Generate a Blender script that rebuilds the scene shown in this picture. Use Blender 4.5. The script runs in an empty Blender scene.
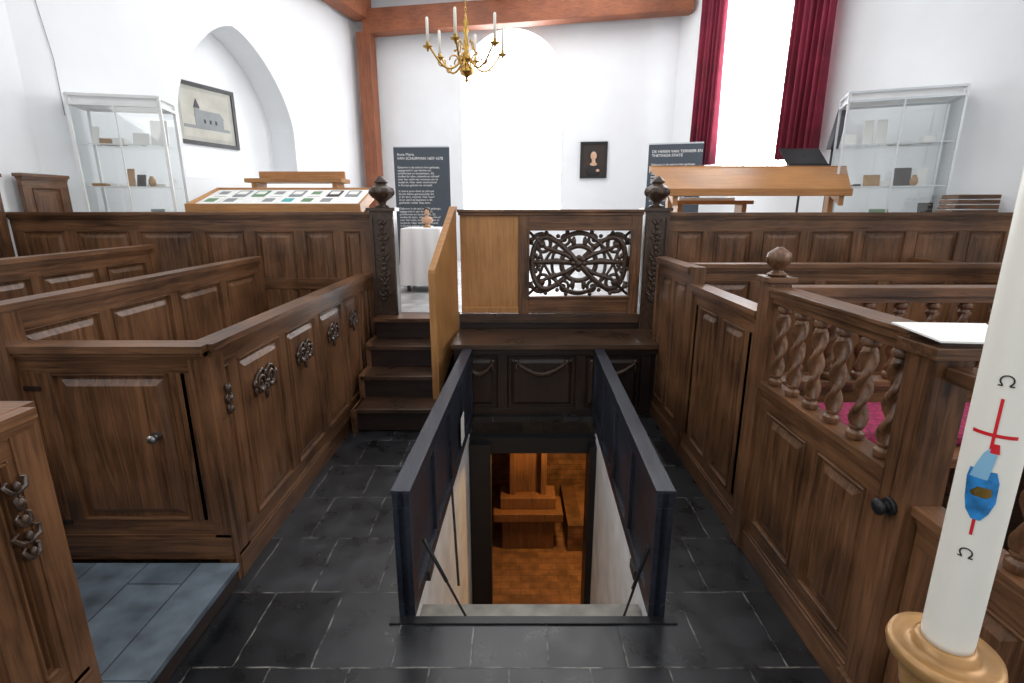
import bpy, bmesh, math, random
from mathutils import Vector, Matrix
random.seed(4)
S=bpy.context.scene
S.view_settings.view_transform='Standard'
S.view_settings.exposure=0.0
PI=math.pi
# ---------------------------------------------------------------- materials
def newmat(name):
    m=bpy.data.materials.new(name); m.use_nodes=True
    nt=m.node_tree; b=nt.nodes['Principled BSDF']
    return m,nt,b
def plain(name,c,rough=.5,metal=0,var=.12,scale=6,bump=0.0,emit=None,es=0):
    m,nt,b=newmat(name)
    tc=nt.nodes.new('ShaderNodeTexCoord'); n=nt.nodes.new('ShaderNodeTexNoise')
    n.inputs['Scale'].default_value=scale; n.inputs['Detail'].default_value=4
    r=nt.nodes.new('ShaderNodeValToRGB')
    r.color_ramp.elements[0].position=.3; r.color_ramp.elements[1].position=.7
    r.color_ramp.elements[0].color=[x*(1-var) for x in c]+[1]
    r.color_ramp.elements[1].color=[min(1,x*(1+var)) for x in c]+[1]
    nt.links.new(tc.outputs['Object'],n.inputs['Vector']); nt.links.new(n.outputs['Fac'],r.inputs['Fac'])
    nt.links.new(r.outputs['Color'],b.inputs['Base Color'])
    b.inputs['Roughness'].default_value=rough; b.inputs['Metallic'].default_value=metal
    if bump:
        bp=nt.nodes.new('ShaderNodeBump'); bp.inputs['Strength'].default_value=bump; bp.inputs['Distance'].default_value=.02
        nt.links.new(n.outputs['Fac'],bp.inputs['Height']); nt.links.new(bp.outputs['Normal'],b.inputs['Normal'])
    return m
def wood(name,dark,light,axis='z',rough=.33):
    m,nt,b=newmat(name)
    tc=nt.nodes.new('ShaderNodeTexCoord'); mp=nt.nodes.new('ShaderNodeMapping')
    sc={'z':(42,42,2.4),'x':(2.4,42,42),'y':(42,2.4,42)}[axis]
    mp.inputs['Scale'].default_value=sc
    n=nt.nodes.new('ShaderNodeTexNoise'); n.inputs['Scale'].default_value=1; n.inputs['Detail'].default_value=8; n.inputs['Distortion'].default_value=1.1; n.inputs['Roughness'].default_value=.62
    n2=nt.nodes.new('ShaderNodeTexNoise'); n2.inputs['Scale'].default_value=2.6; n2.inputs['Detail'].default_value=4
    mx=nt.nodes.new('ShaderNodeMath'); mx.operation='MULTIPLY_ADD'; mx.inputs[1].default_value=.55
    m3=nt.nodes.new('ShaderNodeMath'); m3.operation='MULTIPLY'; m3.inputs[1].default_value=.45
    r=nt.nodes.new('ShaderNodeValToRGB')
    r.color_ramp.elements[0].position=.37; r.color_ramp.elements[1].position=.64
    r.color_ramp.elements[0].color=list(dark)+[1]; r.color_ramp.elements[1].color=list(light)+[1]
    L=nt.links.new
    L(tc.outputs['Object'],mp.inputs['Vector']); L(mp.outputs['Vector'],n.inputs['Vector']); L(tc.outputs['Object'],n2.inputs['Vector'])
    L(n2.outputs['Fac'],m3.inputs[0]); L(n.outputs['Fac'],mx.inputs[0]); L(m3.outputs[0],mx.inputs[2])
    L(mx.outputs[0],r.inputs['Fac']); L(r.outputs['Color'],b.inputs['Base Color'])
    bp=nt.nodes.new('ShaderNodeBump'); bp.inputs['Strength'].default_value=.18; bp.inputs['Distance'].default_value=.01
    L(n.outputs['Fac'],bp.inputs['Height']); L(bp.outputs['Normal'],b.inputs['Normal'])
    mr=nt.nodes.new('ShaderNodeMapRange'); mr.inputs[3].default_value=rough-.10; mr.inputs[4].default_value=rough+.14
    L(n2.outputs['Fac'],mr.inputs[0]); L(mr.outputs[0],b.inputs['Roughness'])
    return m
def tiles(name,c1,c2,mortar,w,h,msize=.006,rough=.35,off=.5,rot=0,vert=False,bump=.3,warp=0,mvar=False):
    m,nt,b=newmat(name); L=nt.links.new
    tc=nt.nodes.new('ShaderNodeTexCoord'); mp=nt.nodes.new('ShaderNodeMapping')
    mp.inputs['Rotation'].default_value=(PI/2 if vert else 0,0,rot)
    br=nt.nodes.new('ShaderNodeTexBrick'); br.offset=off
    br.inputs['Scale'].default_value=1; br.inputs['Brick Width'].default_value=w; br.inputs['Row Height'].default_value=h
    br.inputs['Mortar Size'].default_value=msize; br.inputs['Mortar Smooth'].default_value=.3
    br.inputs['Color1'].default_value=list(c1)+[1]; br.inputs['Color2'].default_value=list(c2)+[1]; br.inputs['Mortar'].default_value=list(mortar)+[1]
    n=nt.nodes.new('ShaderNodeTexNoise'); n.inputs['Scale'].default_value=7; n.inputs['Detail'].default_value=6
    mix=nt.nodes.new('ShaderNodeMix'); mix.data_type='RGBA'; mix.blend_type='MULTIPLY'; mix.inputs[0].default_value=.9
    r=nt.nodes.new('ShaderNodeValToRGB'); r.color_ramp.elements[0].position=.3; r.color_ramp.elements[1].position=.7
    r.color_ramp.elements[0].color=(.45,.45,.45,1); r.color_ramp.elements[1].color=(1.45,1.45,1.45,1)
    L(tc.outputs['Object'],mp.inputs['Vector'])
    if warp:
        nw=nt.nodes.new('ShaderNodeTexNoise'); nw.inputs['Scale'].default_value=5; va=nt.nodes.new('ShaderNodeVectorMath'); va.operation='MULTIPLY_ADD'
        va.inputs[1].default_value=(warp,warp,warp); L(mp.outputs['Vector'],nw.inputs['Vector']); L(nw.outputs['Color'],va.inputs[0]); L(mp.outputs['Vector'],va.inputs[2]); L(va.outputs[0],br.inputs['Vector'])
    else: L(mp.outputs['Vector'],br.inputs['Vector'])
    L(tc.outputs['Object'],n.inputs['Vector'])
    if mvar:
        n5=nt.nodes.new('ShaderNodeTexNoise'); n5.inputs['Scale'].default_value=14; rr=nt.nodes.new('ShaderNodeValToRGB'); rr.color_ramp.elements[0].position=.42; rr.color_ramp.elements[1].position=.62
        rr.color_ramp.elements[0].color=[x*.2 for x in mortar]+[1]; rr.color_ramp.elements[1].color=[x*2.4 for x in mortar]+[1]
        L(tc.outputs['Object'],n5.inputs['Vector']); L(n5.outputs['Fac'],rr.inputs['Fac']); L(rr.outputs['Color'],br.inputs['Mortar'])
    L(n.outputs['Fac'],r.inputs['Fac']); L(br.outputs['Color'],mix.inputs[6]); L(r.outputs['Color'],mix.inputs[7]); L(mix.outputs[2],b.inputs['Base Color'])
    bp=nt.nodes.new('ShaderNodeBump'); bp.inputs['Strength'].default_value=bump; bp.inputs['Distance'].default_value=.01; bp.invert=True
    ad=nt.nodes.new('ShaderNodeMath'); ad.operation='MULTIPLY_ADD'; ad.inputs[1].default_value=-.6
    L(n.outputs['Fac'],ad.inputs[0]); L(br.outputs['Fac'],ad.inputs[2]); L(ad.outputs[0],bp.inputs['Height']); L(bp.outputs['Normal'],b.inputs['Normal'])
    mr=nt.nodes.new('ShaderNodeMapRange'); mr.inputs[3].default_value=rough-.14; mr.inputs[4].default_value=rough+.22
    L(n.outputs['Fac'],mr.inputs[0]); L(mr.outputs[0],b.inputs['Roughness'])
    return m
def glassm(name,tint=(.975,.985,.985),f=.06):
    m=bpy.data.materials.new(name); m.use_nodes=True; nt=m.node_tree
    for n in list(nt.nodes): nt.nodes.remove(n)
    o=nt.nodes.new('ShaderNodeOutputMaterial'); t=nt.nodes.new('ShaderNodeBsdfTransparent'); g=nt.nodes.new('ShaderNodeBsdfGlossy'); x=nt.nodes.new('ShaderNodeMixShader')
    t.inputs[0].default_value=list(tint)+[1]; g.inputs['Roughness'].default_value=.03; x.inputs[0].default_value=f
    nt.links.new(t.outputs[0],x.inputs[1]); nt.links.new(g.outputs[0],x.inputs[2]); nt.links.new(x.outputs[0],o.inputs[0])
    return m
WD,WL=(.032,.0140,.0065),(.225,.105,.048)
W=[wood('oak_grain_'+a,WD,WL,a) for a in 'zxy']
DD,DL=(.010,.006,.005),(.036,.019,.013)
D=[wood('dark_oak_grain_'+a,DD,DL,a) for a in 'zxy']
CARV=plain('carved_dark_oak',(.055,.032,.021),.33,0,.4,30)
OK_=[wood('light_oak_'+a,(.32,.145,.045),(.52,.26,.095),a,.45) for a in 'zxy']
DESK=wood('desk_oak',(.30,.12,.03),(.50,.23,.065),'x',.4)
BE=[wood('beam_wood_'+a,(.17,.050,.022),(.33,.11,.048),a,.6) for a in 'zxy']
NV=wood('hatch_navy_paint',(.006,.008,.014),(.028,.035,.055),'y',.38)
WALL=plain('limewash',(.85,.87,.89),.9,var=.03,scale=1.5,bump=.15)
WHITE=plain('white_paint',(.86,.87,.87),.6,var=.03)
PLAST=plain('shaft_plaster',(.80,.83,.86),.9,var=.15,scale=4,bump=.3)
PAPER=plain('paper',(.85,.85,.82),.7,var=.03)
SLATE=tiles('slate_tiles',(.004,.005,.007),(.026,.027,.031),(.065,.062,.056),.305,.40,.0038,.27,warp=.018,mvar=True)
BLUE=tiles('bluestone_slabs',(.085,.115,.145),(.115,.145,.175),(.03,.04,.05),.95,.24,.004,.5,rot=PI/2)
BRICK=tiles('crypt_brick',(.22,.12,.055),(.14,.075,.035),(.11,.065,.04),.21,.075,.006,.8,vert=True,warp=.03,bump=.15)
BRICKF=tiles('crypt_brick_floor',(.28,.15,.07),(.19,.10,.05),(.14,.08,.05),.21,.10,.005,.8,warp=.03,bump=.15)
CHF=tiles('chancel_floor',(.42,.42,.42),(.36,.36,.37),(.25,.25,.25),.5,.5,.004,.35)
BLACK=plain('black',(.01,.01,.012),.4)
BRASS=plain('brass',(.50,.31,.08),.25,1,.1)
IRON=plain('pewter_knob',(.35,.34,.33),.3,1,.1)
GOLDW=plain('gilt_wood',(.38,.21,.08),.32,.25,.25,14)
CREAM=plain('candle_wax',(.86,.84,.76),.45,var=.02)
ALU=plain('aluminium',(.62,.65,.68),.3,.6,.03)
GLASS=glassm('case_glass')
RED=plain('red_velvet',(.20,.012,.035),.85,var=.3,scale=3)
REDP=plain('red_cushion',(.27,.015,.07),.8,var=.6,scale=60)
CREDX=plain('red_wax',(.65,.01,.02),.4); CBLUE=plain('blue_wax',(.02,.20,.50),.4,var=.4,scale=60); CSKY=plain('lightblue_wax',(.25,.5,.7),.4)
CLOTH=plain('linen',(.85,.86,.88),.9,var=.02)
BAN=plain('banner_print',(.055,.07,.09),.5,var=.05)
STONE=plain('stone',(.30,.28,.25),.7,var=.3,scale=12,bump=.3)
SKIN=plain('painted_skin',(.62,.38,.25),.6); DKB=plain('painted_brown',(.03,.018,.012),.5)
GREY=plain('grey',(.25,.27,.28),.6); TEAL=plain('teal_card',(.05,.35,.36),.6); GREEN=plain('green_card',(.12,.25,.12),.6)
CW=wood('crypt_timber',(.09,.045,.02),(.26,.13,.06),'z',.6)
m,nt,b=newmat('window_daylight'); b.inputs['Base Color'].default_value=(1,1,1,1); b.inputs['Emission Color'].default_value=(.96,.98,1,1); b.inputs['Emission Strength'].default_value=9
WIN=m
# ---------------------------------------------------------------- mesh builder
class MB:
    def __init__(s,mats): s.v=[];s.f=[];s.mi=[];s.sm=[];s.mats=mats;s.M=Matrix.Identity(4)
    def frame(s,p0,p1,z=0):
        u=Vector((p1[0]-p0[0],p1[1]-p0[1],0)); L=u.length; u.normalize(); n=Vector((-u.y,u.x,0))
        s.M=Matrix(((u.x,n.x,0,p0[0]),(u.y,n.y,0,p0[1]),(0,0,1,z),(0,0,0,1))); return L
    def add(s,vs,fs,mi=0,sm=False):
        o=len(s.v); s.v+= [tuple(s.M@Vector(p)) for p in vs]
        for f in fs: s.f.append([i+o for i in f]); s.mi.append(mi); s.sm.append(sm)
    def box(s,x0,x1,y0,y1,z0,z1,mi=0):
        s.add([(x,y,z) for z in (z0,z1) for y in (y0,y1) for x in (x0,x1)],
              [(0,1,3,2),(4,6,7,5),(0,4,5,1),(2,3,7,6),(0,2,6,4),(1,5,7,3)],mi)
    def frus(s,x0,x1,z0,z1,ya,yb,i,mi=0):
        s.add([(x0,ya,z0),(x1,ya,z0),(x1,ya,z1),(x0,ya,z1),(x0+i,yb,z0+i),(x1-i,yb,z0+i),(x1-i,yb,z1-i),(x0+i,yb,z1-i)],
              [(0,1,5,4),(1,2,6,5),(2,3,7,6),(3,0,4,7),(4,5,6,7),(3,2,1,0)],mi)
    def poly(s,pts,h,mi=0):
        n=len(pts); h=Vector(h)
        s.add([tuple(p) for p in pts]+[tuple(Vector(p)+h) for p in pts],[tuple(range(n)),tuple(range(2*n-1,n-1,-1))]+[(i,(i+1)%n,(i+1)%n+n,i+n) for i in range(n)],mi)
    def lathe(s,c,prof,seg=20,mi=0,twist=None,sq=0,bump=None):
        vs=[];n=len(prof)
        for k,(r,z) in enumerate(prof):
            for j in range(seg):
                t=2*PI*j/seg; rr=r
                if twist: rr=r*twist(t,z)
                if bump: rr=r*(1+bump[0]*math.cos(bump[1]*t+ (k%2)*PI))
                vs.append((c[0]+rr*math.cos(t),c[1]+rr*math.sin(t),c[2]+z))
        fs=[(k*seg+j,k*seg+(j+1)%seg,(k+1)*seg+(j+1)%seg,(k+1)*seg+j) for k in range(n-1) for j in range(seg)]
        fs+=[tuple(range(seg-1,-1,-1)),tuple((n-1)*seg+j for j in range(seg))]
        s.add(vs,fs,mi,True)
    def ell(s,c,r,mi=0,a=10,bb=7):
        vs=[]
        for k in range(bb+1):
            p=-PI/2+PI*k/bb; cr=max(.02,math.cos(p))
            for j in range(a):
                t=2*PI*j/a; vs.append((c[0]+r[0]*cr*math.cos(t),c[1]+r[1]*cr*math.sin(t),c[2]+r[2]*math.sin(p)))
        fs=[(k*a+j,k*a+(j+1)%a,(k+1)*a+(j+1)%a,(k+1)*a+j) for k in range(bb) for j in range(a)]
        fs+=[tuple(range(a-1,-1,-1)),tuple(bb*a+j for j in range(a))]
        s.add(vs,fs,mi,True)
    def tube(s,pts,r,mi=0,seg=7,closed=False):
        P=[Vector(p) for p in pts]; n=len(P); vs=[]; up=None
        for i in range(n):
            a=P[(i-1)%n] if (closed or i>0) else P[i]; bq=P[(i+1)%n] if (closed or i<n-1) else P[i]
            t=(bq-a).normalized()
            if up is None:
                up=Vector((0,0,1)) if abs(t.z)<.9 else Vector((1,0,0))
            x=t.cross(up)
            if x.length<1e-4: x=t.cross(Vector((0,1,0)))
            x.normalize(); y=x.cross(t).normalized(); up=y
            rr=r[i] if isinstance(r,(list,tuple)) else r
            for j in range(seg):
                q=2*PI*j/seg; vs.append(tuple(P[i]+x*math.cos(q)*rr+y*math.sin(q)*rr))
        m=n if closed else n-1
        fs=[(i*seg+j,i*seg+(j+1)%seg,((i+1)%n)*seg+(j+1)%seg,((i+1)%n)*seg+j) for i in range(m) for j in range(seg)]
        if not closed: fs+=[tuple(range(seg-1,-1,-1)),tuple((n-1)*seg+j for j in range(seg))]
        s.add(vs,fs,mi,True)
    def obj(s,name,bevel=0,parent=None):
        me=bpy.data.meshes.new(name); me.from_pydata(s.v,[],s.f)
        for m in s.mats: me.materials.append(m)
        for p,mi,sm in zip(me.polygons,s.mi,s.sm): p.material_index=mi; p.use_smooth=sm
        bm=bmesh.new(); bm.from_mesh(me); bmesh.ops.recalc_face_normals(bm,faces=bm.faces); bm.to_mesh(me); bm.free()
        o=bpy.data.objects.new(name,me); S.collection.objects.link(o)
        if bevel:
            b=o.modifiers.new('bevel','BEVEL'); b.width=bevel; b.segments=2; b.limit_method='ANGLE'; b.angle_limit=math.radians(50)
        if parent: o.parent=parent
        return o
CNT=[0]
def pewwall(mb,p0,p1,z0,z1,divs,cap=.055,plinth=.11,h=1,sw=.04,rail=.09,v=0):
    """panelled wall; divs=list of stile centres (fraction) ; h= material idx for horizontals"""
    CNT[0]+=1; z1=z1+.0011*(CNT[0]%4)
    L=mb.frame(p0,p1)
    if isinstance(divs,int): divs=[i/divs for i in range(divs+1)]
    pos=[min(max(d*L,sw),L-sw) for d in divs]
    mb.box(.002,L-.002,-.012,.012,z0+.001,z1-.032,v)
    zt=z1-(.035 if cap else 0)
    zb=z0+plinth
    mb.box(0,L,-.024,.024,zb,zb+rail,h); mb.box(0,L,-.024,.024,zt-rail,zt,h)
    if plinth: mb.box(0,L,-.036,.036,z0,zb,h); mb.box(0,L,-.030,.030,zb,zb+.015,h)
    for p in pos: mb.box(p-sw,p+sw,-.0235,.0235,zb+rail,zt-rail,v)
    for a,b in zip(pos[:-1],pos[1:]):
        x0,x1=a+sw,b-sw; y0,y1=zb+rail,zt-rail
        if x1-x0<.04: continue
        for sg in (1,-1):
            w=.012
            mb.frus(x0,x1,y0,y0+w,sg*.012,sg*.031,.004,h); mb.frus(x0,x1,y1-w,y1,sg*.012,sg*.031,.004,h)
            mb.frus(x0,x0+w,y0,y1,sg*.012,sg*.031,.004,v); mb.frus(x1-w,x1,y0,y1,sg*.012,sg*.031,.004,v)
            mb.frus(x0+.03,x1-.03,y0+.03,y1-.03,sg*.012,sg*.026,min(.028,(x1-x0-.06)*.3),v)
    if cap:
        mb.box(-.01,L+.01,-cap,cap,z1-.03,z1,h); mb.box(0,L,-cap*.78,cap*.78,z1-.048,z1-.03,h); mb.box(0,L,-cap*.6,cap*.6,z1-.062,z1-.048,h)
    return L
def swag(mb,cx,cz,w,h,y,mi=0):
    for sg in (1,-1):
        pts=[];rs=[]
        for k in range(22):
            t=k/21; a=t*2.6*PI; R=(1-t)*.5+.08
            pts.append((cx+sg*(w*.26- w*.30*R*math.cos(a)),y+.004,cz+h*.34*R*math.sin(a)*1.3)); rs.append(.010*(1-.5*t))
        mb.tube(pts,rs,mi,6)
        pts=[(cx+sg*w*.5*t,y,cz-h*.35*math.sin(t*PI)*.8+h*.1*t) for t in [i/8 for i in range(9)]]
        mb.tube(pts,[.009+.007*math.sin(i/8*PI) for i in range(9)],mi,6)
        mb.ell((cx+sg*w*.5,y,cz+h*.05),(.017,.012,.022),mi,8,5); mb.ell((cx+sg*w*.49,y,cz-h*.18),(.011,.010,.028),mi,8,5)
        mb.tube([(cx,y,cz+h*.25),(cx+sg*w*.18,y+.004,cz+h*.42),(cx+sg*w*.38,y,cz+h*.30),(cx+sg*w*.5,y,cz+h*.1)],[.006,.009,.008,.005],mi,6)
    for k in range(5):
        mb.ell((cx+.016*math.cos(k*2.4),y+.006,cz-h*.12+.018*math.sin(k*2.4)),(.014,.012,.014),mi,8,5)
    mb.ell((cx,y,cz-h*.42),(.011,.010,.032),mi,8,5); mb.ell((cx,y,cz+h*.22),(.015,.012,.022),mi,8,5)
def drop(mb,cx,z0,z1,w,y,mi=0):
    n=int((z1-z0)/.045)
    for k in range(n):
        z=z0+(z1-z0)*(k+.5)/n
        for sg in (1,-1):
            ww=w*(.5+.35*math.sin(k*1.7))
            mb.tube([(cx,y,z-.02),(cx+sg*ww*.7,y+.006,z-.008),(cx+sg*ww,y,z+.014),(cx+sg*ww*.55,y,z+.022)],[.008,.009,.007,.004],mi,6)
        mb.ell((cx,y+.005,z),(.012,.012,.016),mi,8,5)
def knob(mb,c,dirv,mi,r=.022):
    d=Vector(dirv); c=Vector(c)
    mb.tube([c,c+d*.012,c+d*.013,c+d*.03,c+d*.034,c+d*.045,c+d*.055],[r*1.1,r*1.1,r*.45,r*.5,r,r*1.02,r*.4],mi,12)
I=Matrix.Identity(4)
# ---------------------------------------------------------------- room shell
HA,HB,HC,HD=(-.45,1.84),(.62,1.84),(.71,4.05),(-.36,4.05)
mb=MB([SLATE])
def slab(pts,z=0,th=.05): mb.poly([(x,y,z-th) for x,y in pts],(0,0,th))
slab([(-4.8,-3),(4.8,-3),(4.8,1.84),(-4.8,1.84)]); slab([(-4.8,1.84),HA,HD,(-4.8,4.05)]); slab([HB,(4.8,1.84),(4.8,4.05),HC]); slab([(-4.8,4.05),(4.8,4.05),(4.8,4.7),(-4.8,4.7)])
mb.obj('floor')
PL0,PL1=(-4.5,5.15),(-2.75,10.4)
mb=MB([CHF]); mb.poly([(-4.6,4.72,.60),(4.65,4.72,.60),(2.9,9.6,.60),(-2.85,10.45,.60)],(0,0,.17)); mb.obj('floor_chancel')
mb=MB([D[1]]); mb.box(-4.6,4.65,4.72,4.76,-.05,.60); mb.obj('trim_1')
def archwall(name,p0,p1,H,s0,s1,zs,zsp,za,shape,depth,z0=0,back=None,N=28,p=2.0,q=.5):
    mb=MB([WALL]); L=mb.frame(p0,p1)
    def top(s):
        x=abs((s-(s0+s1)/2)/((s1-s0)/2)); x=min(1,x); return zsp+(za-zsp)*(max(0,1-x**p))**q
    mb.box(0,s0,0,depth,z0,H); mb.box(s1,L,0,depth,z0,H); mb.box(s0,s1,0,depth,z0,zs)
    ss=[(s0+s1)/2-(s1-s0)/2*math.cos(PI*i/N) for i in range(N+1)]
    for a,b in zip(ss[:-1],ss[1:]):
        za_,zb_=top(a),top(b)
        mb.add([(a,0,za_),(b,0,zb_),(b,0,H),(a,0,H),(a,depth,za_),(b,depth,zb_),(b,depth,H),(a,depth,H)],[(0,1,2,3),(7,6,5,4),(0,4,5,1),(3,2,6,7)])
    if back is None:
        mb.box(0,L,depth,depth+.05,z0,H)
    o=mb.obj(name)
    if back:
        w=MB([WIN,WHITE]); w.frame(p0,p1)
        for a,b in zip(ss[:-1],ss[1:]):
            w.add([(a,depth-.06,zs),(b,depth-.06,zs),(b,depth-.06,top(b)),(a,depth-.06,top(a))],[(0,1,2,3)],0)
        for k in (1,2,3):
            x=s0+(s1-s0)*k/4; w.box(x-.008,x+.008,depth-.08,depth-.065,zs,top(x)-.02,1)
        z=zs+.35
        while z<zsp: w.box(s0,s1,depth-.08,depth-.066,z-.008,z+.008,1); z+=.4
        w.box(s0,s1,depth-.16,depth-.065,zs,zs+.05,1)
        w.obj(back)
    return o
archwall('wall_left_chancel',PL0,PL1,5.4,1.57,3.53,2.1,2.85,4.05,'p',.45,p=1.5,q=.62)
archwall('wall_back',(-2.75,10.4),(2.8,9.55),5.4,1.85,3.68,1.5,3.85,4.76,'r',.4,back='window_1')
archwall('wall_right_chancel',(2.8,9.55),(4.6,4.6),5.4,.9,2.85,2.25,4.2,5.1,'r',.4,back='window_2')
mb=MB([WALL]); mb.box(-4.85,-4.5,-3,5.15,0,5.4); mb.obj('wall_left')
mb=MB([WALL]); mb.box(4.6,4.85,-3,4.65,0,5.4); mb.obj('wall_right')
mb=MB([WALL]); mb.box(-4.85,4.85,-3,11,5.4,5.5); mb.obj('ceiling')
# ceiling timber frame
mb=MB(BE); L=mb.frame((-2.58,10.12),(2.9,9.27)); mb.poly([(0,-.16,4.68),(L,-.16,4.76),(L,-.16,5.11),(0,-.16,5.06)],(0,.26,0),1)
mb.box(-.13,.12,-.14,.12,.77,4.72,0)
mb.box(2.35,2.55,-1.6,.1,5.08,5.4,2)
mb.M=I; mb.poly([(-2.75,10.1,4.9),(-2.45,10.1,4.9),(-3.3,7.0,4.9),(-3.6,7.0,4.9)],(0,0,.36),2)
mb.obj('timber_frame',.01)
mb=MB([GREY]); mb.frame(PL0,PL1); mb.tube([(.10,-.008,5.3),(.16,-.008,4.6),(.13,-.008,4.1),(.24,-.008,3.6),(.30,-.008,3.1),(.30,-.008,2.6)],.003); mb.tube([(.05,-.008,5.3),(.07,-.008,4.4),(.16,-.008,3.9),(.24,-.008,3.62)],.0025); mb.obj('wall_cable')
# ---------------------------------------------------------------- crypt
mb=MB([PLAST,BLACK,STONE])
mb.poly([(HA[0]-.08,HA[1],-.05),(HA[0],HA[1],-.05),(HD[0],HD[1],-.05),(HD[0]-.08,HD[1],-.05)],(0,0,-2.2),0)
mb.poly([(HB[0]+.08,HB[1],-.05),(HB[0],HB[1],-.05),(HC[0],HC[1],-.05),(HC[0]+.08,HC[1],-.05)],(0,0,-2.2),0)
mb.box(-.53,.7,1.76,1.84,-2.25,-.05,0)
mb.box(-.36,-.18,3.93,4.07,-2.2,-.2,1); mb.box(.645,.74,3.88,4.07,-2.2,-.2,1); mb.box(-.36,.74,3.98,4.07,-.3,-.16,1)
mb.box(-.44,.62,1.84,2.12,-.28,-.18,2)
mb.poly([(-.52,1.80,0),(.70,1.80,0),(.70,1.84,0),(-.52,1.84,0)],(0,0,.008),1)
mb.obj('wall_hatch_shaft')
mb=MB([BRICKF]); mb.box(-1.6,2,1.76,6.4,-2.3,-2.25); mb.obj('floor_crypt')
mb=MB([BRICK]); mb.box(-1.6,2,6.3,6.4,-2.25,-.3); mb.box(-1.7,-1.6,4.0,6.4,-2.25,-.3); mb.box(2,2.1,4.0,6.4,-2.25,-.3); mb.box(-1.6,-.36,4.0,4.07,-2.25,-.3);mb.box(.74,2,4.0,4.07,-2.25,-.3); mb.obj('wall_crypt')
mb=MB([BRICK]); mb.box(-1.6,2,4.07,6.4,-.35,-.3); mb.obj('ceiling_crypt')
mb=MB([CW,BRICK]); mb.box(.02,.36,5.55,5.62,-1.6,-.6,0); mb.box(-.03,.04,5.48,5.66,-1.75,-.36,0); mb.box(.34,.41,5.48,5.66,-1.75,-.36,0)
mb.box(-.14,.52,5.40,5.7,-1.75,-1.6,0); mb.box(-.22,.60,5.30,5.7,-1.86,-1.75,0); mb.box(-.3,1.4,5.45,5.60,-.62,-.4,0); mb.box(-.12,.50,5.35,5.75,-2.25,-1.86,0)
for k in range(5): mb.box(-.30+.0*k,.70,4.22+.17*k,4.37+.17*k,-2.25,-2.22,0) if k in (1,2,3) and False else None
mb.obj('crypt_timber_frame',.01)
mb=MB([BRICK,CW]); mb.box(-.95,-.3,5.3,6.25,-2.25,-1.8); mb.box(.66,1.6,5.3,6.25,-2.25,-1.9); mb.obj('brick_tomb')
# hatch leaves
def leaf(a,b):
    mb=MB([NV,BLACK,GREY,PAPER]); L=mb.frame(a,b)
    mb.box(0,L,-.015,.015,0,.60)
    for z in (.0,.53): mb.box(0,L,-.035,.035,z,z+.07)
    n=4
    for k in range(n+1):
        x=k*(L-.08)/n; mb.box(x,x+.08,-.035,.035,.07,.53)
    mb.box(0,L,-.04,.04,.60,.608)
    for x in (.25,L-.3): mb.box(x,x+.1,-.05,.05,-.02,.03,1)
    return mb,L
mb,L=leaf(HA,HD); mb.box(1.45,1.6,-.04,-.036,.1,.3,3) 
mb.M=I
mb.tube([(-.40,2.02,.26),(-.19,1.93,-.12)],.006,1); mb.tube([(-.40,2.02,.26),(-.295,1.975,.07)],.009,1); mb.tube([(-.39,2.95,.10),(-.30,2.45,-.35)],.008,1)
mb.obj('trapdoor_leaf',.004)
mb,L=leaf(HB,HC); mb.M=I
mb.tube([(.585,1.9,.31),(.485,1.91,-.12)],.006,1); mb.tube([(.585,1.9,.31),(.53,1.905,.09)],.009,1)
mb.obj('trapdoor_leaf',.004)
# ---------------------------------------------------------------- left platform
mb=MB([BLUE,D[2]]); mb.box(-4.48,-1.26,-1,2.04,.09,.12,0); mb.box(-4.48,-1.28,-1,2.04,0,.09,1); mb.obj('stone_step_platform',.004)
# ---------------------------------------------------------------- left box pew
WM=W+[D[1],IRON,CARV]
mb=MB(WM)
LX=-1.32
L=pewwall(mb,(LX,4.60),(LX,2.1),0,1.15,[0,.13,.30,.51,.72,.93,1],h=2)
for d,w in ((.215,.15),(.405,.20),(.615,.22),(.825,.22)):
    swag(mb,d*L,.845,w,.17,.036,5)
drop(mb,.968*L,.80,.95,.026,.040,5)
mb.box(L-.1,L+.03,-.05,.03,0.001,1.1,0)
L=pewwall(mb,(LX+.02,2.1),(-3.05,2.1),.12,1.15,[0,.045,.075,.40,.44,.75,1],h=1,sw=.035)
knob(mb,(.255,.026,.74),(0,1,0),4,.02)
mb.box(.135,.1365,.02,.0246,.2,1.04,3); mb.box(.755,.7565,.02,.0246,.2,1.04,3)
for z in (.3,.95): mb.box(.72,.80,.022,.030,z,z+.02,3)
mb.M=I
pewwall(mb,(-2.14,4.3),(-2.14,2.06),0.15,1.32,4,h=2)
mb.M=I; mb.box(-2.17,-2.11,4.28,4.36,.15,1.325,0); mb.box(-2.19,-2.09,2.04,2.14,.15,1.29,0)
mb.box(-2.10,-1.72,2.15,4.55,.52,.56,2); mb.box(-1.76,-1.73,2.15,4.55,.12,.52,2); mb.box(-3.0,-1.37,2.15,4.6,.02,.15,2)
pewwall(mb,(-3.02,4.3),(-3.02,2.14),.15,1.42,4,h=2)
mb.M=I; mb.box(-3.05,-2.99,4.28,4.36,.15,1.425,0); mb.box(-3.0,-2.62,2.15,4.5,.6,.64,2)
mb.obj('box_pew',.004)
mb=MB(WM)
L=pewwall(mb,(-1.425,1.37),(-1.425,.1),.12,1.15,[0,.14,.55,1],h=2)
drop(mb,.09,.72,.98,.050,.040,5); swag(mb,.42,.9,.2,.16,.034,5)
mb.box(-.03,.06,-.05,.03,.121,1.12,0)
pewwall(mb,(-1.425,1.37),(-3.2,1.37),.12,1.15,4,h=1)
mb.obj('box_pew',.004)
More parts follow.
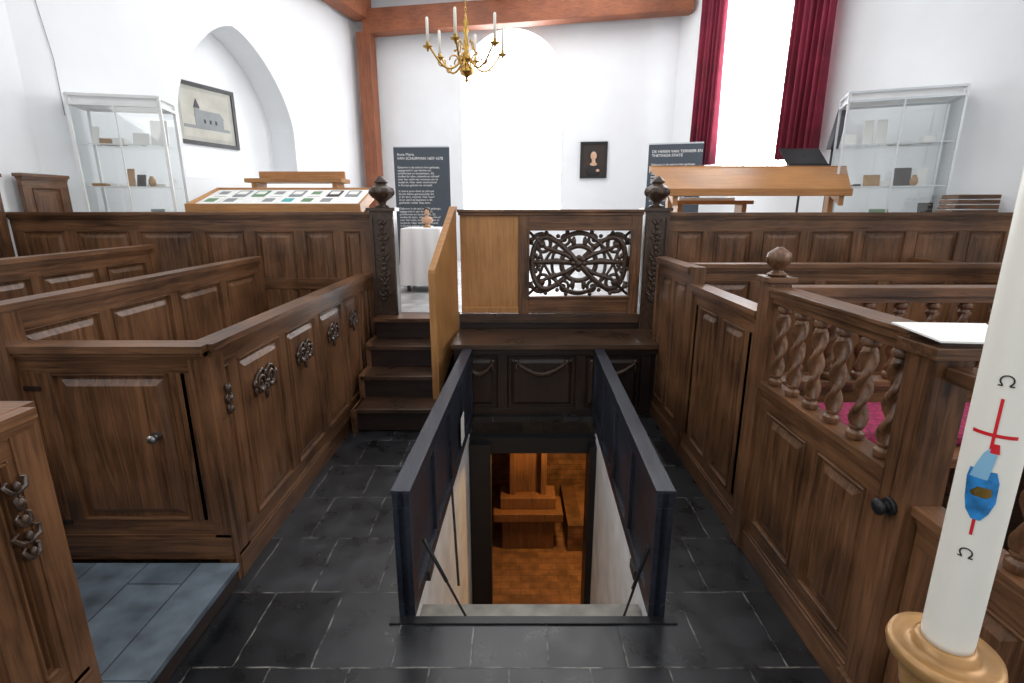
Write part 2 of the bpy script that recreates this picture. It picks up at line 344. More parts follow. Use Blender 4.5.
# ---------------------------------------------------------------- tall transverse pew backs
mb=MB(W); L=pewwall(mb,(-1.26,4.68),(-4.45,4.68),.0,1.68,[0,.09,.20,.34,.48,.66,.84,1],cap=.06,h=1,sw=.05,rail=.13) 
mb.box(0,L,-.03,.03,1.0,1.10,1)
mb.obj('pew_back',.004)
mb=MB(W); pewwall(mb,(4.5,4.68),(1.38,4.68),.0,1.68,[0,.15,.3,.45,.6,.74,.88,1],cap=.06,h=1,sw=.05,rail=.13); mb.box(0,3.12,-.03,.03,1.0,1.10,1); mb.obj('pew_back',.004)
def carvedpost(name,x,y,z0=0):
    mb=MB([CARV,W[0]]); w=.105
    mb.box(x-w,x+w,y-.07,y+.07,z0,1.69,0)
    mb.box(x-w-.02,x+w+.02,y-.09,y+.09,1.69,1.72,0); mb.box(x-w-.01,x+w+.01,y-.08,y+.08,z0+.001,z0+.1,0)
    mb.box(x-w+.005,x-w+.03,y-.088,y-.07,.85,1.64,0); mb.box(x+w-.03,x+w-.005,y-.088,y-.07,.85,1.64,0)
    mb.M=Matrix.Translation((x,y-.078,0))@Matrix.Rotation(PI,4,'Z'); drop(mb,0,.9,1.62,.065,.0,0)
    mb.M=I
    mb.lathe((x,y,1.72),[(.055,0),(.06,.015),(.03,.03),(.035,.05),(.085,.09),(.105,.13),(.095,.165),(.06,.185),(.045,.20),(.06,.215),(.04,.24),(.015,.265)],24,0,bump=(.12,6))
    for k in range(8):
        a=k*PI/4; mb.ell((x+.09*math.cos(a),y+.09*math.sin(a),1.85),(.025,.025,.035),0,8,5)
    return mb.obj(name,.004)
carvedpost('carved_newel_post',-1.14,4.66); carvedpost('carved_newel_post',1.27,4.66)
# ---------------------------------------------------------------- dais, screen, steps
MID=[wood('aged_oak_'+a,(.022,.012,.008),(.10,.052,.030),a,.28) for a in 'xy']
mb=MB(D+MID)
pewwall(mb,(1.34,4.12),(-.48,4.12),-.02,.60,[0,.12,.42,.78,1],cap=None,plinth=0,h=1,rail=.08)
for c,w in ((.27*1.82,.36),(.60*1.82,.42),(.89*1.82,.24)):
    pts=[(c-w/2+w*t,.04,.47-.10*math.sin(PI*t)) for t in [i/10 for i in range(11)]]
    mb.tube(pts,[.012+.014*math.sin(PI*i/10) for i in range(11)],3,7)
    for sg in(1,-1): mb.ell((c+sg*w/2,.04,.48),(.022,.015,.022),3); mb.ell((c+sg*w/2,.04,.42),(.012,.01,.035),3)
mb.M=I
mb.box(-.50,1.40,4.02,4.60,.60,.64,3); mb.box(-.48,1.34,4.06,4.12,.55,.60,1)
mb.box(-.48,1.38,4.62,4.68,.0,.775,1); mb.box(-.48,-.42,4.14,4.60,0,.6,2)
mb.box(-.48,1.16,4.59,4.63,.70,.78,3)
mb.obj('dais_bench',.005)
mb=MB(W+[OK_[0]])
x0,x1,y0,y1=-.46,.06,4.62,4.67
mb.box(x0,x1,y0,y1,.785,1.66,3); mb.box(x0,x1+.0,4.605,4.68,.785,.84,3)
mb.box(.06,.15,4.60,4.69,.78,1.678,0); mb.box(1.05,1.145,4.60,4.69,.78,1.678,0)
mb.box(.15,1.05,4.602,4.688,.785,.94,1); mb.box(.15,1.05,4.602,4.688,1.53,1.677,1)
mb.box(.13,1.07,4.585,4.6,.925,.945,1); mb.box(.13,1.07,4.585,4.6,1.525,1.545,1); mb.box(.135,.155,4.587,4.6,.93,1.54,0); mb.box(1.045,1.065,4.587,4.6,.93,1.54,0)
mb.box(-.48,1.16,4.575,4.715,1.68,1.705,1); mb.box(-.47,1.15,4.59,4.70,1.655,1.68,1)
mb.obj('choir_screen',.004)
mb=MB([CARV]); cx,cz,cy=.60,1.235,4.645
T=lambda f,n=60:[f(2*PI*i/n) for i in range(n)]
mb.tube(T(lambda t:(cx+.155*math.cos(t),cy,cz+.155*math.sin(t))),.024,0,7,True)
mb.tube(T(lambda t:(cx+.24*math.cos(t),cy+.012*math.sin(4*t),cz+.275*math.sin(t))),.015,0,7,True)
mb.tube(T(lambda t:(cx+.42*math.sin(t),cy+.014*math.cos(3*t),cz+.23*math.sin(2*t)),90),.026,0,7,True)
mb.tube(T(lambda t:(cx+.36*math.sin(2*t),cy+.014*math.cos(2*t),cz+.26*math.sin(3*t)),110),.014,0,7,True)
for sx in (1,-1):
    for sz in (1,-1):
        for (ox,oz,R0,turn) in ((.33,.165,.11,1),(.13,.215,.065,-1),(.40,.03,.045,-1)):
            pts=[];rs=[]
            for k in range(26):
                t=k/25; a=turn*t*3.0*PI; R=R0*(1-t*.85)
                pts.append((cx+sx*(ox+R*math.cos(a)*.95),cy+.006,cz+sz*(oz+R*math.sin(a)))); rs.append((.012+.08*R0)*(1-.4*t))
            mb.tube(pts,rs,0,7)
            for k in range(4):
                a=k*1.5+.4; mb.ell((cx+sx*(ox+R0*math.cos(a)),cy-.008,cz+sz*(oz+R0*math.sin(a))),(.020,.016,.020),0,8,5)
        mb.ell((cx+sx*.33,cy-.012,cz+sz*.165),(.03,.022,.03),0)
        mb.ell((cx+sx*.22,cy-.01,cz+sz*.11),(.035,.018,.03),0); mb.ell((cx+sx*.05,cy-.01,cz+sz*.19),(.022,.018,.05),0)
        mb.tube([(cx,cy-.01,cz),(cx+sx*.12,cy-.018,cz+sz*.08),(cx+sx*.3,cy-.01,cz+sz*.14),(cx+sx*.45,cy,cz+sz*.28)],[.016,.022,.018,.012],0)
    mb.tube([(cx+sx*.02,cy,cz),(cx+sx*.2,cy-.01,cz+.02),(cx+sx*.45,cy,cz)],[.022,.030,.016],0)
for k in range(8): mb.ell((cx+.05*math.cos(k*PI/4),cy-.016,cz+.05*math.sin(k*PI/4)),(.028,.022,.028),0)
mb.ell((cx,cy-.028,cz),(.032,.025,.032),0)
mb.obj('carved_openwork_panel')
mb=MB(W+D+MID)
for k in range(4):
    ya=3.72+.24*k; zt=.19*(k+1)+.01
    mb.box(-1.235,-.60,ya,ya+.29 if k<3 else 4.7,zt-.035,zt,6 if k<3 else 1); mb.box(-1.22,-.62,ya+.03,ya+.05,zt-.19,zt-.03,4)
for k in range(3): mb.box(-1.25,-1.21,3.70+.26*k,4.58,.2*k,.2*k+.2,2)
mb.box(-.62,-.58,3.72,3.94,0,.19,2)
mb.obj('wooden_steps',.004)
mb=MB([OK_[0],OK_[1]]); L=mb.frame((-.60,3.95),(-.485,4.58))
mb.poly([(0,0,.20),(L,0,.60),(L,0,1.70),(L-.05,0,1.70),(0,0,1.22)],(0,.035,0),0)
mb.poly([(-.01,-.01,1.22),(-.01,-.01,1.25),(L-.05,-.01,1.73),(L,-.01,1.73),(L,-.01,1.70),(L-.05,-.01,1.70)],(0,.055,0),1)
mb.box(-.012,.035,-.012,.047,.19,1.23,0)
mb.obj('stair_side_panel',.003)
# ---------------------------------------------------------------- right pews
RX=1.22
mb=MB(W+[D[1],BLACK,BRASS])
def twistbal(mb,x,y,z0,z1,r=.029,mi=0,flip=1):
    H=z1-z0; pr=[(.024,0),(.030,.012),(.030,.028),(.018,.036),(.026,.05)]
    n=36
    mb.lathe((x,y,z0),pr,14,mi)
    mb.lathe((x,y,z0+.05),[(r,(H-.1)*k/n) for k in range(n+1)],14,mi,twist=lambda t,z:(.72+.38*math.cos(2*(t-flip*z/(H-.1)*2*PI*1.3))))
    mb.lathe((x,y,z1-.05),[(a,.05-b) for a,b in reversed(pr)],14,mi)
L=pewwall(mb,(RX,1.47),(RX,2.32),0,.91,[0,.47,1],h=2,cap=.045)
mb.box(0,L,-.045,.045,1.315,1.345,2); mb.box(0,L,-.03,.03,1.285,1.315,2); mb.box(0,L,-.055,.055,1.345,1.36,2)
for k in range(6): twistbal(mb,.07+k*.142,0,.912,1.287)
mb.M=I
mb.box(RX-.05,RX+.05,2.31,2.41,0.001,1.38,0); mb.box(RX-.065,RX+.065,2.295,2.425,1.38,1.405,1)
mb.lathe((RX,2.36,1.405),[(.035,0),(.045,.01),(.022,.025),(.025,.035),(.05,.06),(.056,.08),(.05,.105),(.03,.12),(.012,.132)],20,0)
mb.box(RX-.045,RX+.065,1.36,1.47,0.002,1.30,0); mb.box(RX-.065,RX+.085,1.34,1.49,1.30,1.335,1)
mb.box(RX-.06,RX+.08,1.345,1.485,.0,.12,0)
knob(mb,(RX-.045,1.41,.81),(-1,0,0),4,.026)
L=pewwall(mb,(RX+.02,.55),(RX+.02,1.35),0,.84,[0,.5,1],h=2,cap=.045)
mb.box(0,L,-.04,.04,1.24,1.28,2)
for k in range(5): twistbal(mb,.1+k*.142,0,.842,1.24)
L=pewwall(mb,(RX+.05,2.36),(3.55,2.36),0,.91,4,h=1,cap=.045)
mb.box(0,L,-.045,.045,1.315,1.359,1); mb.box(0,L,-.03,.03,1.285,1.315,1)
for k in range(15): twistbal(mb,.1+k*.15,0,.912,1.287)
mb.M=I
mb.box(3.55,3.65,2.31,2.41,0,1.4,0)
mb.box(RX+.05,3.6,.6,2.33,.02,.12,1)
mb.box(1.32,3.45,1.78,2.28,.74,.78,1); mb.box(1.47,3.43,2.24,2.27,.12,.74,1); mb.box(1.36,1.40,1.8,2.23,.12,.74,0)
mb.obj('balustrade_pew',.003)
mb=MB([REDP]); mb.box(1.36,3.4,1.88,2.24,.782,.84); mb.obj('seat_cushion',.02)
mb=MB(W+[BRASS])
mb.box(1.75,3.3,1.25,1.5,.70,.73,1); mb.box(1.78,1.84,1.28,1.47,.12,.70,0); mb.box(3.2,3.26,1.28,1.47,.12,.70,0); mb.box(1.75,3.3,1.505,1.53,.2,.86,1)
mb.obj('pew_reading_desk',.004)
mb=MB([BLACK,CREDX,PAPER])
for i,(x,c) in enumerate(((1.95,0),(2.15,1),(2.4,0),(2.7,2))): mb.box(x,x+.15,1.29,1.46,.732,.765,c)
mb.obj('hymn_books',.002)
mb=MB(WM)
L=pewwall(mb,(RX,2.43),(RX,3.32),0,1.23,[0,.10,.5,.9,1],h=2)
mb.box(.08,.0815,-.0246,.02,.1,1.12,3); mb.box(.84,.8415,-.0246,.02,.1,1.12,3)
knob(mb,(.28,-.026,.80),(0,-1,0),4,.018)
L=pewwall(mb,(RX,3.42),(RX,4.16),0,1.33,[0,.5,1],h=2); knob(mb,(.42,-.026,.85),(0,-1,0),4,.016)
mb.M=I
mb.box(RX-.04,RX+.04,3.33,3.41,0.001,1.34,0); mb.box(RX-.04,RX+.04,4.14,4.20,0.001,1.335,0)
pewwall(mb,(RX+.07,3.66),(3.56,3.66),.12,1.33,5,h=1,cap=.06)
mb.M=I; mb.box(RX+.05,3.5,3.25,3.62,.5,.54,1) 
pewwall(mb,(3.62,2.45),(3.62,4.6),.0,1.29,5,h=2)
mb.M=I; mb.box(RX+.05,3.58,2.43,4.15,.02,.12,1)
mb.obj('box_pew',.004)
mb=MB([PAPER]); mb.poly([(1.16,1.53,1.364),(1.43,1.51,1.364),(1.33,1.32,1.352),(1.16,1.34,1.352)],(0,0,.005)); mb.obj('open_booklet')
# ---------------------------------------------------------------- paschal candle + stand
cx,cy=.68,.66; ZB=1.05; CR=.0335
e=bpy.data.objects.new('paschal_candle',None); S.collection.objects.link(e); e.location=(cx,cy,ZB)
mb=MB([CREAM,BLACK]); mb.lathe((0,0,0),[(CR-.001,0),(CR,.01),(CR,.93),(CR-.005,.945),(.01,.948)],40,0); mb.tube([(0,0,.94),(0,.002,.97)],.002,1)
o=mb.obj('wax_pillar',0,e)
ang0=math.atan2(-cy,-cx)-.05
mb=MB([CREDX,CBLUE,CSKY,BLACK,BRASS])
def patch(rows,mi,R=.0424,nc=6):
    R=R-.0415+CR
    vs=[]
    for z,a,b in rows:
        for k in range(nc+1):
            s=a+(b-a)*k/nc; t=ang0+s/R; vs.append((R*math.cos(t),R*math.sin(t),z))
    n=nc+1
    mb.add(vs,[(r*n+k,r*n+k+1,(r+1)*n+k+1,(r+1)*n+k) for r in range(len(rows)-1) for k in range(nc)],mi,True)
z0=1.022
patch([(1.225-z0,-.0018,.0018),(1.43-z0,-.0018,.0018)],0)
patch([(1.375-z0,-.025,.025),(1.380-z0,-.025,.025)],0)
patch([(1.25-z0,-.004,.006),(1.262-z0,-.012,.013),(1.28-z0,-.016,.018),(1.31-z0,-.019,.017),(1.325-z0,-.017,.012)],1,.0428)
patch([(1.312-z0,-.016,.004),(1.33-z0,-.012,.006),(1.35-z0,-.006,.008),(1.358-z0,-.001,.005)],2,.0430)
patch([(1.285-z0,-.008,.008),(1.290-z0,-.012,.012),(1.30-z0,-.004,.010)],4,.0432)
patch([(1.352-z0,.0,.010),(1.366-z0,.0,.008)],0,.0431)
def arcs(pts,mi=3):
    R=CR+.001
    mb.tube([(R*math.cos(ang0+s/R),R*math.sin(ang0+s/R),z) for s,z in pts],.0010,mi,5)
def omega(zc,r=.007):
    arcs([(-r*1.2,zc-r),(-r*.5,zc-r)]+[(r*math.cos(a),zc+r*math.sin(a)) for a in [PI*1.3-PI*1.6*i/12 for i in range(13)]]+[(r*.5,zc-r),(r*1.2,zc-r)])
omega(1.455-z0); omega(1.195-z0)
o=mb.obj('wax_decoration',0,e)
e.rotation_euler=(0,math.radians(-.6),0)
mb=MB([GOLDW]); mb.lathe((cx,cy,0),[(.17,0),(.175,.02),(.16,.05),(.09,.09),(.05,.12),(.035,.2),(.05,.24),(.035,.28),(.03,.5),(.05,.54),(.055,.57),(.03,.61),(.028,.78),(.040,.82),(.03,.85),(.026,.88),(.034,.92),(.046,.95),(.050,.975),(.047,.99),(.060,1.0),(.072,1.012),(.075,1.025),(.072,1.036),(.062,1.033),(.046,1.030),(.042,1.036),(.040,1.048),(.034,1.05),(.0,1.05)],48); mb.obj('candle_stand')
# ---------------------------------------------------------------- chandelier
mb=MB([BRASS,CREAM]); c=(-.44,5.45,0)
mb.lathe((c[0],c[1],0),[(.006,2.90),(.02,2.92),(.012,2.945),(.05,2.97),(.068,3.01),(.05,3.05),(.02,3.07),(.03,3.09),(.055,3.11),(.03,3.14),(.018,3.18),(.035,3.21),(.02,3.25),(.014,3.32),(.028,3.35),(.02,3.38),(.03,3.42),(.01,3.46),(.006,3.5)],20)
for k in range(6):
    a=k*PI/3+.35; ca,sa=math.cos(a),math.sin(a); R=.37; zz=0
    P=lambda r,z:(c[0]+r*ca,c[1]+r*sa,z)
    pts=[]
    for i in range(17):
        t=i/16; pts.append(P(.04+(R-.04)*t, 3.10+zz-.10*math.sin(t*PI*1.15)+.06*t*t))
    mb.tube(pts,.010,0)
    mb.tube([P(.12+.045*math.cos(q),3.085+zz+.045*math.sin(q)) for q in [i*.5 for i in range(10)]],.007,0)
    mb.tube([P(.24+.035*math.cos(-q),3.06+zz+.035*math.sin(-q)) for q in [i*.5 for i in range(9)]],.006,0)
    mb.tube([P(.05+.05*i/8,3.24-.06*(i/8)**2+.03*math.sin(i*.8)) for i in range(9)],.006,0); mb.ell(P(.11,3.17),(.012,.012,.012),0,8,5)
    zp=3.18+zz; mb.lathe(P(R,0),[(.008,zp-.04),(.012,zp-.02),(.042,zp-.005),(.048,zp+.003),(.014,zp+.005),(.019,zp+.035),(.012,zp+.04)],14)
    mb.lathe(P(R,0),[(.0135,zp+.035),(.0135,zp+.24),(.004,zp+.25)],10,1)
z=3.5; i=0
while z<5.38:
    h=.022
    pts=[(c[0]+(.009*math.cos(q) if i%2 else 0),c[1]+(0 if i%2 else .009*math.cos(q)),z+h*math.sin(q)) for q in [2*PI*j/10 for j in range(10)]]
    mb.tube(pts,.003,0,5,True); z+=.035; i+=1
mb.obj('brass_chandelier')
# ---------------------------------------------------------------- curtains
def curtain(s0,s1,z0,z1):
    mb=MB([RED,BRASS]); L=mb.frame((2.8,9.55),(4.6,4.6)); N=90; vs=[]
    for r,z in enumerate((z1,(z0+z1)/2,z0)):
        for k in range(N+1):
            t=k/N; amp=.035+.02*r
            vs.append((s0+(s1-s0)*t+.01*math.sin(t*60+r),-.18+amp*math.sin(t*2*PI*7+.3*r)+.015*math.sin(t*2*PI*3),z))
    n=N+1
    mb.add(vs,[(r*n+k,r*n+k+1,(r+1)*n+k+1,(r+1)*n+k) for r in range(2) for k in range(N)],0,True)
    mb.tube([(s0-.1,-.18,z1+.02),(s1+.1,-.18,z1+.02)],.018,1); mb.box(s0,s0+.03,-.19,0,z1+.01,z1+.03,1); mb.box(s1-.03,s1,-.19,0,z1+.01,z1+.03,1)
    o=mb.obj('red_curtain'); sm=o.modifiers.new('thick','SOLIDIFY'); sm.thickness=.008
curtain(5.267-4.54,5.267-3.96,2.38,5.15); curtain(5.267-2.80,5.267-2.18,2.34,5.15)
# ---------------------------------------------------------------- pictures
mb=MB([BLACK,plain('engraving_paper',(.50,.49,.43),.7),GREY,plain('mat_board',(.42,.42,.38),.7)]); mb.frame(PL0,PL1)
def fr(mb,x0,x1,y,z0,z1,w,mi=0,d=.03):
    mb.box(x0,x1,y-d,y,z0,z0+w,mi);mb.box(x0,x1,y-d,y,z1-w,z1,mi);mb.box(x0,x0+w,y-d-.001,y,z0,z1,mi);mb.box(x1-w,x1,y-d-.001,y,z0,z1,mi)
mb.M=mb.M@Matrix.Translation((-.33,0,.02))
fr(mb,2.19,3.18,.445,2.53,3.31,.05); mb.box(2.22,3.15,.43,.444,2.56,3.28,3); mb.box(2.30,3.07,.427,.43,2.63,3.21,1)
mb.box(2.5,2.95,.424,.427,2.78,2.90,2); mb.poly([(2.48,.424,2.90),(2.97,.424,2.90),(2.90,.424,2.98),(2.55,.424,2.98)],(0,.003,0),2)
mb.box(2.5,2.58,.422,.427,2.78,3.00,2); mb.poly([(2.49,.422,3.00),(2.59,.422,3.00),(2.54,.422,3.12)],(0,.003,0),0); mb.box(2.32,3.05,.424,.427,2.74,2.78,2)
for x in (2.63,2.72,2.81): mb.box(x,x+.03,.421,.424,2.82,2.87,0)
mb.obj('framed_church_engraving')
mb=MB([BLACK,DKB,SKIN,GOLDW,WHITE]); mb.frame((-2.75,10.4),(2.8,9.55)); x=4.27;zc=2.57
fr(mb,x-.24,x+.24,-.002,zc-.31,zc+.31,.035,0,.04); mb.box(x-.21,x+.21,-.02,-.005,zc-.28,zc+.28,1)
mb.ell((x-.01,-.022,zc-.17),(.13,.006,.12),0,16,8); mb.ell((x,-.025,zc+.08),(.085,.004,.11),0,16,8); mb.ell((x,-.028,zc+.07),(.055,.006,.075),2,16,8); mb.ell((x,-.028,zc-.03),(.035,.006,.05),2,12,6); mb.ell((x,-.029,zc-.07),(.065,.004,.03),2,12,6); mb.ell((x+.08,-.028,zc-.18),(.035,.005,.025),2)
for sg in (1,-1): mb.ell((x+sg*.018,-.034,zc+.08),(.007,.002,.004),0,8,5)
mb.tube([(x,-.035,zc+.075),(x-.003,-.037,zc+.06)],.004,2); mb.ell((x,-.034,zc+.038),(.013,.002,.004),0,8,5)
mb.obj('portrait_painting')
# ---------------------------------------------------------------- banners
def text(body,loc,size,par,mat,rz=0,sp=1.0):
    cu=bpy.data.curves.new('banner_text','FONT'); cu.body=body; cu.size=size; cu.space_line=sp; cu.materials.append(mat)
    o=bpy.data.objects.new('banner_text',cu); S.collection.objects.link(o); o.parent=par; o.location=loc; o.rotation_euler=(PI/2,0,rz); return o
def banner(x,y,w,h,title,body,rz):
    e=bpy.data.objects.new('exhibition_banner',None); S.collection.objects.link(e); e.location=(x,y,.77); e.rotation_euler=(0,0,rz)
    mb=MB([BAN,ALU,SKIN,DKB]); mb.box(-w/2,w/2,-.006,.006,.08,h,0); mb.box(-w/2-.02,w/2+.02,-.08,.08,0,.08,1); mb.box(-w/2,w/2,-.012,.012,h,h+.02,1); mb.tube([(0,.02,.08),(0,.02,h)],.012,1)
    mb.obj('banner_stand',0,e)
    text(title,(-w/2+.05,-.01,h-.12),.056,e,PAPER,0,1.0)
    text(body,(-w/2+.05,-.01,h-.30),.043,e,PAPER,0,1.0)
lor="Geboren in de stad en hier gedoopt,\nopgegroeid in een familie van\npredikanten en kunstenaars. Zij\nstudeerde talen, tekende en schreef\nover het recht van vrouwen om te\nstuderen. Haar werk werd overal\nin Europa gelezen en vertaald.\n\nIn latere jaren sloot zij zich aan\nbij een kleine gemeenschap die\nin dit dorp woonde. Hier stierf\nzij en werd zij begraven in de\ngrafkelder onder deze kerk."
banner(-1.36,8.15,.84,1.84,"Anna Maria\nVAN SCHURMAN 1607-1678",lor+"\n\n"+lor,.0)
banner(2.44,8.1,.78,1.88,"DE HEREN VAN TERNEER EN\nTHETINGA STATE",lor,-.25)
# ---------------------------------------------------------------- table with cloth + bust
mb=MB([CLOTH,W[0]]); x0,x1,y0,y1=-1.26,-.82,5.95,6.45
N=64; vs=[]
def ring(off,z,amp):
    out=[]
    for k in range(N):
        t=k/N*4; s=int(t); f=t-s
        X0,X1,Y0,Y1=x0-off,x1+off,y0-off,y1+off
        p=[(X0+(X1-X0)*f,Y0),(X1,Y0+(Y1-Y0)*f),(X1-(X1-X0)*f,Y1),(X0,Y1-(Y1-Y0)*f)][s]
        w=amp*math.sin(k*1.25); cxx,cyy=(X0+X1)/2,(Y0+Y1)/2; d=Vector((p[0]-cxx,p[1]-cyy)).normalized()
        out.append((p[0]+d.x*w,p[1]+d.y*w,z))
    return out
vs=ring(0,1.50,0)+ring(.006,1.49,.001)+ring(.02,1.25,.010)+ring(.04,.85,.025)
mb.add(vs,[tuple(range(N))]+[(r*N+k,r*N+(k+1)%N,(r+1)*N+(k+1)%N,(r+1)*N+k) for r in range(3) for k in range(N)],0,True)
for X in (x0+.05,x1-.05):
    for Y in (y0+.05,y1-.05): mb.box(X-.02,X+.02,Y-.02,Y+.02,.77,1.48,1)
mb.obj('cloth_covered_table')
mb=MB([DKB,SKIN,SKIN,GOLDW]); X,Y=-1.0,6.2
mb.lathe((X,Y,1.5),[(.05,0),(.05,.015),(.025,.03),(.03,.05)],16,3); mb.ell((X,Y,1.585),(.07,.045,.045),2); mb.lathe((X,Y,1.6),[(.02,0),(.018,.04)],12,1); mb.ell((X,Y,1.675),(.034,.038,.044),1); mb.ell((X,Y+.012,1.69),(.044,.042,.044),0); mb.ell((X,Y-.038,1.668),(.005,.008,.008),1,8,5); mb.tube([(X-.01,Y-.036,1.652),(X+.01,Y-.036,1.652)],.002,0)
for sg in(1,-1): mb.ell((X+sg*.012,Y-.036,1.682),(.004,.003,.003),0,8,5)
mb.obj('portrait_bust')
# ---------------------------------------------------------------- display cases
def vitrine(x,y,w,d,rz,h,FR,r,seed):
    e=bpy.data.objects.new('glass_display_case',None); S.collection.objects.link(e); e.location=(x,y,.77); e.rotation_euler=(0,0,rz)
    mb=MB([FR,WHITE,GLASS])
    for X in (-w/2,w/2):
        for Y in (-d/2,d/2): mb.box(X-r,X+r,Y-r,Y+r,0,h,0)
    for z in (.02,.35,h-.08,h):
        for Y in(-d/2,d/2): mb.box(-w/2,w/2,Y-r,Y+r,z-r,z+r,0)
        for X in(-w/2,w/2): mb.box(X-r,X+r,-d/2,d/2,z-r,z+r,0)
    mb.box(-w/2,w/2,-d/2,d/2,.03,.34,1); mb.box(-w/2+.02,w/2-.02,-d/2+.02,d/2-.02,h-.07,h-.005,1)
    mb.box(-.007,.007,-d/2-.007,-d/2+.007,.35,h-.08,0)
    for z in (.75,1.15,1.55): mb.box(-w/2+.02,w/2-.02,-d/2+.03,d/2-.03,z,z+.008,2); mb.box(-w/2+.02,w/2-.02,-d/2+.025,-d/2+.03,z,z+.010,0)
    for sg in (1,-1):
        mb.box(-w/2,w/2,sg*d/2-.002,sg*d/2+.002,.36,h-.08,2); mb.box(sg*w/2-.002,sg*w/2+.002,-d/2,d/2,.36,h-.08,2)
    mb.obj('case_body',0,e)
    rnd=random.Random(seed)
    mb=MB([PAPER,TEAL,GREEN,DKB,GOLDW,GREY,RED])
    for z in (.341,.75,1.15,1.55):
        X=-w/2+.05
        while X<w/2-.14:
            ww=rnd.uniform(.06,.17); hh=rnd.choice([.03,.06,.12,.18,.24]); mi=rnd.choice([0,0,0,1,2,3,4,5,5,0])
            Y=rnd.uniform(-.08,.08)
            if hh>.1:
                mb.poly([(X,Y,z+.009),(X+ww,Y,z+.009),(X+ww,Y+.04,z+.009+hh),(X,Y+.04,z+.009+hh)],(0,.012,.002),mi)
                mb.poly([(X+ww*.4,Y+.03,z+.009),(X+ww*.6,Y+.03,z+.009),(X+ww*.6,Y+.1,z+.009)],(0,0,hh*.5),5)
            else: mb.box(X,X+ww,Y-.06,Y+.06,z+.009,z+.009+hh,mi)
            X+=ww+rnd.uniform(.02,.05)
    mb.lathe((.2,-.13,1.159),[(.02,0),(.035,.03),(.03,.07),(.015,.09),(.022,.10)],16,4)
    mb.obj('case_exhibits',.003,e)
vitrine(-3.86,5.5,.78,.36,.22,1.99,WHITE,.013,11)
vitrine(3.78,5.42,.92,.40,-.38,2.03,ALU,.010,5)
e=bpy.data.objects.new('sloping_display_table',None); S.collection.objects.link(e)
mb=MB(OK_+[WHITE])
for X in (-3.05,-1.55):
    for Y in (5.15,5.6): mb.box(X-.03,X+.03,Y-.03,Y+.03,.77,1.70 if Y<5.3 else 1.86,0)
mb.poly([(-3.1,5.08,1.70),(-1.48,5.08,1.70),(-1.48,5.66,1.88),(-3.1,5.66,1.88)],(0,0,.03),3)
mb.box(-3.13,-1.45,5.06,5.09,1.66,1.76,1); mb.box(-3.13,-1.45,5.65,5.68,1.80,1.93,1); mb.poly([(-3.13,5.08,1.66),(-3.13,5.66,1.82),(-3.13,5.66,1.93),(-3.13,5.08,1.76)],(.03,0,0),2); mb.poly([(-1.48,5.08,1.66),(-1.48,5.66,1.82),(-1.48,5.66,1.93),(-1.48,5.08,1.76)],(.03,0,0),2)
mb.obj('table_frame',.003,e)
mb=MB([PAPER,GREEN,GREY,TEAL,DKB])
mb.M=Matrix.Translation((0,5.08,1.732))@Matrix.Rotation(math.atan2(.18,.58),4,'X')
for k in range(8):
    X=-3.05+k*.19; mb.box(X,X+.16,.05,.29,0,.006,0); mb.box(X+.02,X+.12,.14,.25,.006,.009,[1,2,0,2,3][k%5]); mb.box(X+.02,X+.15,.34,.54,0,.006,[0,2,1,0,2,0,4,2][k]); mb.box(X+.04,X+.13,.40,.50,.006,.009,[2,0,0,2,0,1,0,0][k])
mb.obj('papers',0,e)
mb=MB([OK_[0],DESK,OK_[2],WHITE])
mb.poly([(1.5,5.10,1.85),(3.25,5.10,1.85),(3.44,5.55,2.10),(1.42,5.55,2.10)],(0,0,.035),1)
mb.box(1.5,3.25,5.08,5.11,1.83,1.90,1); mb.box(1.42,3.44,5.54,5.57,2.07,2.14,1)
for X in (1.55,3.15): mb.box(X,X+.05,5.15,5.5,.77,.83,2); mb.box(X,X+.05,5.28,5.36,.8,1.95,0); mb.poly([(X,5.12,1.84),(X,5.52,2.08),(X,5.52,1.98),(X,5.12,1.74)],(.05,0,0),2)
mb.box(1.6,3.15,5.3,5.34,1.2,1.32,1); mb.box(1.75,2.6,5.7,6.0,1.76,1.80,1); mb.box(1.8,1.85,5.75,5.95,.77,1.76,0); mb.box(2.5,2.55,5.75,5.95,.77,1.76,0); mb.box(1.8,2.4,5.72,5.98,1.80,1.83,3)
mb.obj('sloping_reading_desk',.004)
mb=MB([BLACK]); X,Y=3.34,6.2
mb.tube([(X,Y,.85),(X,Y,2.3)],.014)
for k in range(3): a=k*2.09; mb.tube([(X,Y,1.0),(X+.22*math.cos(a),Y+.22*math.sin(a),.785)],.01)
mb.poly([(X-.25,Y-.12,2.2),(X+.22,Y-.12,2.2),(X+.22,Y+.10,2.38),(X-.25,Y+.10,2.38)],(0,.01,.012)); mb.box(X-.25,X+.22,Y-.17,Y-.11,2.18,2.2)
mb.obj('music_stand',.002)
mb=MB([BLACK]); mb.M=Matrix.Translation((3.70,6.28,0)); mb.poly([(-.05,-.05,2.38),(.04,-.05,2.38),(.10,-.05,2.82),(.03,-.05,2.82)],(0,.1,0)); mb.tube([(0,0,.77),(0,0,2.42)],.015); mb.lathe((0,0,.77),[(.11,0),(.11,.015),(.02,.03)],20); mb.obj('loudspeaker_on_stand',.01)
mb=MB(W); pewwall(mb,(-4.34,5.2),(-4.40,4.78),.77,2.02,1,cap=.05,h=2)
pewwall(mb,(-4.42,4.58),(-4.42,2.2),.0,2.0,4,cap=.06,h=2); mb.obj('wall_pew',.004)
mb=MB(W)
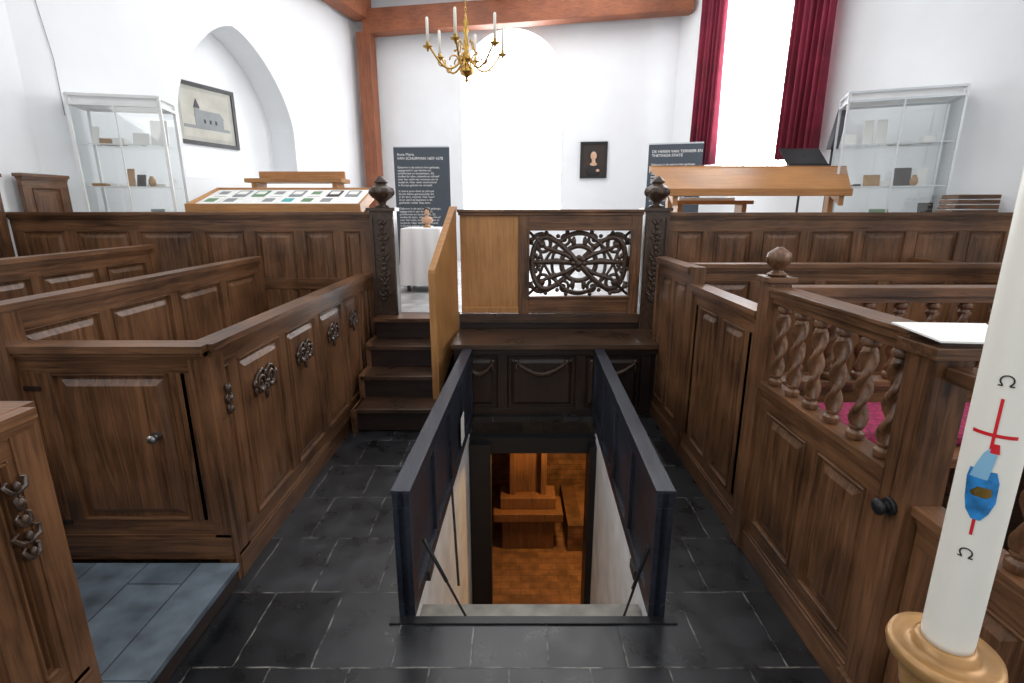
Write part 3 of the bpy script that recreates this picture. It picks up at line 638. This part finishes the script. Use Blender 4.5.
for k in range(5): mb.box(3.98+.01*k,4.4,4.78,4.98,1.62+.045*k,1.655+.045*k,1)
mb.box(4.0,4.38,4.8,4.96,.77,1.62,0); mb.obj('stacked_boards_on_chest',.004)
mb=MB(OK_); mb.box(-3.3,-2.1,6.6,6.95,2.03,2.08,1)
for X in (-3.2,-2.2): mb.box(X-.03,X+.03,6.63,6.92,.77,2.03,0)
mb.box(-3.25,-2.15,6.9,6.94,2.08,2.18,1); mb.obj('wooden_shelf_table',.004)
# ---------------------------------------------------------------- lights
def area(name,loc,rot,sx,sy,p,col=(1,1,1)):
    l=bpy.data.lights.new(name,'AREA'); l.shape='RECTANGLE'; l.size=sx; l.size_y=sy; l.energy=p; l.color=col
    o=bpy.data.objects.new(name,l); S.collection.objects.link(o); o.location=loc; o.rotation_euler=rot; return o
area('nave_fill_left',(-4.4,0,3.4),(0,math.radians(-70),0),2.5,4,80,(1,.98,.96))  # added side fill, out of view; the left wall has no window here
area('nave_fill_right',(4.4,0,3.4),(0,math.radians(70),0),2.5,4,125,(1,.98,.95))  # matching unseen fill from the right, added to light the pews
area('nave_fill_top',(0,1.5,5.3),(0,0,0),6,5,85,(1,.98,.95))  # added soft overhead fill for the nave, no fixture modelled
area('chancel_fill_top',(0,7.2,5.3),(0,0,0),4,4,120,(1,.99,.97))  # unseen fill added to brighten the chancel walls towards white
l=bpy.data.lights.new('crypt_lamp','POINT'); l.energy=58; l.color=(1,.54,.17); l.shadow_soft_size=.08
o=bpy.data.objects.new('crypt_lamp',l); S.collection.objects.link(o); o.location=(.75,5.0,-.55)
w=bpy.data.worlds.new('World'); S.world=w; w.use_nodes=True; w.node_tree.nodes['Background'].inputs[0].default_value=(.95,.97,1,1); w.node_tree.nodes['Background'].inputs[1].default_value=.8
# ---------------------------------------------------------------- camera
cd=bpy.data.cameras.new('camera'); cd.lens=18; cd.sensor_width=36; cd.clip_start=.05
co=bpy.data.objects.new('camera',cd); S.collection.objects.link(co); co.location=(0,0,1.7); co.rotation_euler=(math.radians(75.6),0,0)
S.camera=co
